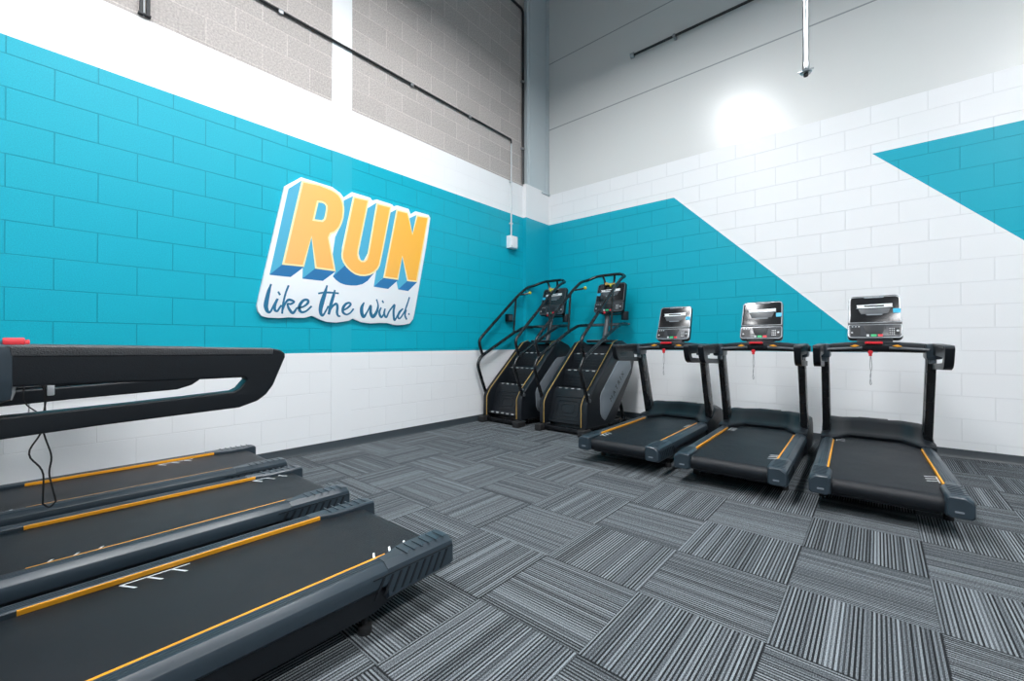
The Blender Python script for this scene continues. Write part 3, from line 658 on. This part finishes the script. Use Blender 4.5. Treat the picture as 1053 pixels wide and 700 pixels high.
# the near treadmill's clip dangles on a longer black cord
for ch in list(tmA.children):
    if ch.name.startswith('safety_key'):
        for g in list(ch.children): bpy.data.objects.remove(g)
        b = BM()
        add_tube(b, [(-.0, 1.14, .93), (.0, 1.13, .90), (0, 1.128, .80), (0, 1.163, .735), (0, 1.13, .69), (0, 1.132, .60)], .0022, 6, .03)
        add_tube(b, [(-.0, 1.14, .93), (.0, 1.125, .90), (0, 1.135, .80), (0, 1.115, .72), (0, 1.122, .68), (0, 1.108, .60)], .0022, 6, .03)
        add_tube(b, [(0, 1.132, .60), (0, 1.12, .585), (0, 1.108, .60)], .0022, 6, .008)
        add_tube(b, [(-.0, 1.165, .93), (0, 1.168, .87), (0, 1.14, .84)], .0018, 6, .02)
        obj('safety_cord', b, M['rubber'], ch)
        b = BM(); add_box(b, (-.008, 1.112, .885), (.008, 1.126, .915), bev=.003); obj('safety_clip', b, M['ltgrey'], ch)

# ------------------------------------------------------------------ stair climber
def make_climber(label, group):
    t = thing('stair_climber', label, 'stair climber', group=group)
    xs = .25
    for s in (-1, 1):
        out = [(-.02, .075), (-.02, .33), (-.005, .37), (.05, .43), (.74, 1.035), (.86, 1.06), (1.05, 1.0), (1.19, .89), (1.20, .83), (1.12, .64), (.62, .07)]
        b = BM(); add_prism(b, out, s * xs, s * (xs + .075), 'yzx', bev=.02, seg=3, bang=25); sp = obj('side_panel', b, M['shell'], t)
        pan = [(.30, .46), (.70, .80), (.76, .83), (1.00, .845), (1.05, .82), (1.08, .71), (.42, .15), (.38, .125), (.31, .17), (.28, .22), (.27, .40)]
        b = BM(); add_prism(b, pan, s * (xs + .070), s * (xs + .083), 'yzx', bev=.006, seg=2, bang=15); cv = obj('side_cover', b, M['panelgrey'], sp)
        a = math.atan2(.56, .60)
        if s > 0: T = Matrix.Translation((xs + .084, .68, .50)) @ Matrix(((0, 0, 1, 0), (1, 0, 0, 0), (0, 1, 0, 0), (0, 0, 0, 1))) @ Matrix.Rotation(a, 4, 'Z')
        else: T = Matrix.Translation((-xs - .084, .68, .50)) @ Matrix(((0, 0, -1, 0), (-1, 0, 0, 0), (0, 1, 0, 0), (0, 0, 0, 1))) @ Matrix.Rotation(-a, 4, 'Z')
        obj('logo_text', text_mesh('M A T R I X', .085, T, .001, 1.1), M['shell'], cv)
        b = BM(); add_tube(b, [(s * (xs + .004), -.024, .09), (s * (xs + .004), -.024, .335), (s * (xs + .004), .048, .437), (s * (xs + .004), .735, 1.042), (s * (xs + .004), .85, 1.068)], .0042, 8, .03); obj('edge_trim', b, M['gold'], t)
        b = BM(); add_box(b, (s * .295 - .045, -.10, 0), (s * .295 + .045, .05, .075), bev=.015, seg=3); obj('foot', b, M['rubber'], t)
    b = BM(); add_prism(b, [(.10, .05), (.18, .30), (.32, .42), (.78, .93), (.86, 1.02), (1.05, .97), (1.16, .88), (1.10, .66), (.62, .09)], -.25, .25, 'yzx'); obj('core_housing', b, M['black'], t)
    # floor frame
    b = BM()
    for s in (-1, 1):
        add_box(b, (s * .22 - .025, .0, .012), (s * .22 + .025, 1.12, .06), bev=.006)
        add_tube(b, [(s * .22, 1.08, .04), (s * .22, .92, .42)], .022, 10, 0)
    add_box(b, (-.29, -.02, .02), (.29, .05, .065), bev=.006); add_box(b, (-.25, 1.05, .012), (.25, 1.12, .06), bev=.006)
    obj('base_frame', b, M['tube'], t)
    # steps
    for k, (y0, z0) in enumerate(((.20, .49), (.40, .695), (.61, .895))):
        b = BM(); dz = .20 if k else .39; dy = .03 if k else .15
        add_prism(b, [(y0, z0), (y0 + .24, z0), (y0 + .24, z0 - .03), (y0 + .04, z0 - .04), (y0 - dy + .06, z0 - dz), (y0 - dy, z0 - dz), (y0 - dy * .25, z0 - .05)], -.245, .245, 'yzx', bev=.005)
        s_ = obj('step', b, M['shell'], t)
        b = BM()
        for i in range(5): add_box(b, (-.19 + .085 * i, y0 - .004, z0 - .008), (-.15 + .085 * i, y0 + .012, z0 + .003), bev=.002)
        obj('nosing_strip', b, M['ltgrey'], s_)
        if k == 0:      # moulded rings on the lowest riser
            ang = math.atan2(.34, .115); c = Vector((0, .105, .27)); vy = Vector((0, .314, .949)).normalized(); n_ = Vector((0, -.949, .314)).normalized()
            F = Matrix(((1, 0, 0, 0), (0, vy.y, n_.y, .1015), (0, vy.z, n_.z, .265), (0, 0, 0, 1)))
            b = BM()
            for w, h in ((.40, .27), (.29, .18), (.18, .10)):
                P = [(x, y, 0) for x, y in rrect(w, h, .04)]; add_tube(b, [F @ Vector(p) for p in P], .0045, 6, 0, closed=True)
            obj('riser_rings', b, M['shell'], s_)
        else:
            b = BM()
            for i in range(3): add_box(b, (-.2, y0 - .016 - .004 * i, z0 - .08 - .035 * i), (.2, y0 - .004 - .004 * i, z0 - .075 - .035 * i), bev=.001)
            obj('riser_rib', b, M['black'], s_)
    # lower and upper handrails: one loop each round the front
    low = [(-.315, .02, .38), (-.315, -.02, .47), (-.31, -.14, .75), (-.31, -.07, .855), (-.31, .57, 1.165), (-.305, .82, 1.26), (-.28, 1.08, 1.275), (-.20, 1.12, 1.275)]
    low = low + [(-x, y, z) for x, y, z in low[::-1]]
    b = BM(); add_tube(b, low, .0205, 12, .06, n=5); lo = obj('lower_handrail', b, M['tube'], t)
    for s in (-1, 1):
        b = BM(); add_disc(b, (s * .326, .03, .39), .022, .03, 'x', 14, .003); obj('rail_bolt', b, M['grey'], lo)
        b = BM(); add_disc(b, (s * .330, .0, .46), .010, .03, 'x', 10); obj('rail_bolt', b, M['silver'], lo)
    upr = [(-.31, -.045, .87), (-.31, -.12, 1.06), (-.305, .66, 1.70), (-.30, .88, 1.850), (-.285, 1.02, 1.885), (-.17, 1.11, 1.945)]
    upr = upr + [(-x, y, z) for x, y, z in upr[::-1]]
    b = BM(); add_tube(b, upr, .019, 12, .07, n=5)
    for s in (-1, 1): add_tube(b, [(s * .306, .58, 1.165), (s * .304, .63, 1.67)], .0135, 10, 0)
    add_tube(b, [(-.09, 1.10, 1.945), (-.07, 1.13, 1.87), (-.06, 1.10, 1.78)], .014, 10, .04); add_tube(b, [(.09, 1.10, 1.945), (.07, 1.13, 1.87), (.06, 1.10, 1.78)], .014, 10, .04)
    up = obj('upper_handrail', b, M['tube'], t)
    for s in (-1, 1):
        b = BM(); add_tube(b, [(s * .30, .70, 1.725), (s * .255, .76, 1.735), (s * .205, .80, 1.75)], .0125, 10, .02); st = obj('hand_stub', b, M['tube'], up)
        b = BM(); add_disc(b, (s * .190, .81, 1.755), .021, .03, 'x', 14, .006); obj('stub_knob', b, M['knob'], st)
    # mast, tray, cup holder
    b = BM(); add_tube(b, [(0, .96, 1.0), (0, 1.06, 1.33), (0, 1.08, 1.52)], .032, 14, .05); add_box(b, (-.30, 1.08, 1.262), (.30, 1.115, 1.288), bev=.006); obj('mast', b, M['grey'], t)
    b = BM(); add_box(b, (-.17, .80, 1.03), (.17, 1.02, 1.07), bev=.015); tr = obj('top_tray', b, M['shell'], t)
    b = BM(); add_box(b, (-.15, .795, 1.062), (.12, .803, 1.070), bev=.001); obj('tray_edge', b, M['silver'], tr)
    b = BM(); add_disc(b, (.225, 1.12, 1.385), .048, .11, 'z', 18, .006); add_box(b, (.02, 1.10, 1.40), (.19, 1.12, 1.42), bev=.003); ch = obj('cup_holder', b, M['shell'], t)
    console(t, (.03, 1.02, 1.435), R(16), .43, .415, climber=True)
    b = BM(); add_box(b, (-.05, .985, 1.405), (.05, 1.04, 1.45), bev=.01); sb = obj('emergency_stop', b, M['black'], t)
    b = BM(); add_disc(b, (0, .98, 1.43), .014, .015, 'y', 12, .003); obj('stop_button', b, M['red'], sb)
    b = BM(); add_disc(b, (-.03, 1.10, 1.825), .022, .03, 'y', 14, .006); add_box(b, (-.01, 1.09, 1.81), (.09, 1.11, 1.83)); obj('fan_vent', b, M['gold'], t)
    return t
GC = 'stair climbers in the corner'
cl = make_climber('stair climber next to the treadmills, its whole grey side cover showing', GC)
cl1 = copy_tree(cl); cl1['label'] = 'stair climber tucked in the corner against the left wall'
cl.location = (1.275, -1.42, 0); cl1.location = (.385, -1.47, 0)
bm = BM(); add_box(bm, (-.24, .0, .115), (.24, .20, .14), bev=.005); ls = obj('step', bm, M['shell'], cl1)
bm = BM()
for i in range(5): add_box(bm, (-.19 + .085 * i, -.006, .13), (-.15 + .085 * i, .01, .143), bev=.002)
obj('nosing_strip', bm, M['ltgrey'], ls)

# ------------------------------------------------------------------ lamps (pendant high bays, above the frame)
LZ = 5.0
def pendant(label, x, y, L_=1.5, W_=.6):
    t = thing('pendant_light', label, 'light', (x, y, LZ), group='pendant lights over the gym floor')
    b = BM(); add_prism(b, [(-W_ / 2, 0), (W_ / 2, 0), (W_ / 2, .02), (W_ / 4, .08), (-W_ / 4, .08), (-W_ / 2, .02)], -L_ / 2, L_ / 2, 'xzy', bev=.004); obj('housing', b, M['silver'], t)
    b = BM(); add_box(b, (-W_ / 2 + .015, -L_ / 2 + .015, -.006), (W_ / 2 - .015, L_ / 2 - .015, -.001)); obj('diffuser', b, M['lens'], t)
    b = BM()
    for s in (-1, 1): add_tube(b, [(0, s * L_ * .4, .08), (0, s * L_ * .4, ZT - LZ)], .004, 6, 0)
    obj('cable', b, M['darkpipe'], t)
    return t
LAMPS = [('pendant light nearest the back wall, over the first treadmills', 2.25, -3.0),
         ('pendant light over the left treadmill row', 2.45, -5.05),
         ('pendant light behind the camera on the left', 2.25, -7.6),
         ('pendant light nearest the back wall on the right side', 6.2, -3.0),
         ('pendant light over the middle of the right side', 6.2, -5.1),
         ('pendant light behind the camera on the right', 6.2, -7.6)]
LAMP_E = 39
EXPO = 0.15

for lab, x, y in LAMPS: pendant(lab, x, y)
M['lens'].node_tree.nodes['Principled BSDF'].inputs['Emission Strength'].default_value = LAMP_E

w = bpy.data.worlds.new('World'); SC.world = w; w.use_nodes = True
w.node_tree.nodes['Background'].inputs[0].default_value = (.8, .9, 1, 1); w.node_tree.nodes['Background'].inputs[1].default_value = .3

cam = bpy.data.cameras.new('Camera'); co = bpy.data.objects.new('Camera', cam); COL.objects.link(co)
co.location = (4.016, -5.5094, 1.024); co.rotation_euler = (R(90) + .0066, 0, .7095)
cam.sensor_width = 36; cam.lens = 437.626 / 1053 * 36; cam.clip_start = .02
SC.camera = co
SC.view_settings.view_transform = 'Standard'; SC.view_settings.look = 'None'; SC.view_settings.gamma = 1
SC.view_settings.use_curve_mapping = False; SC.view_settings.exposure = EXPO
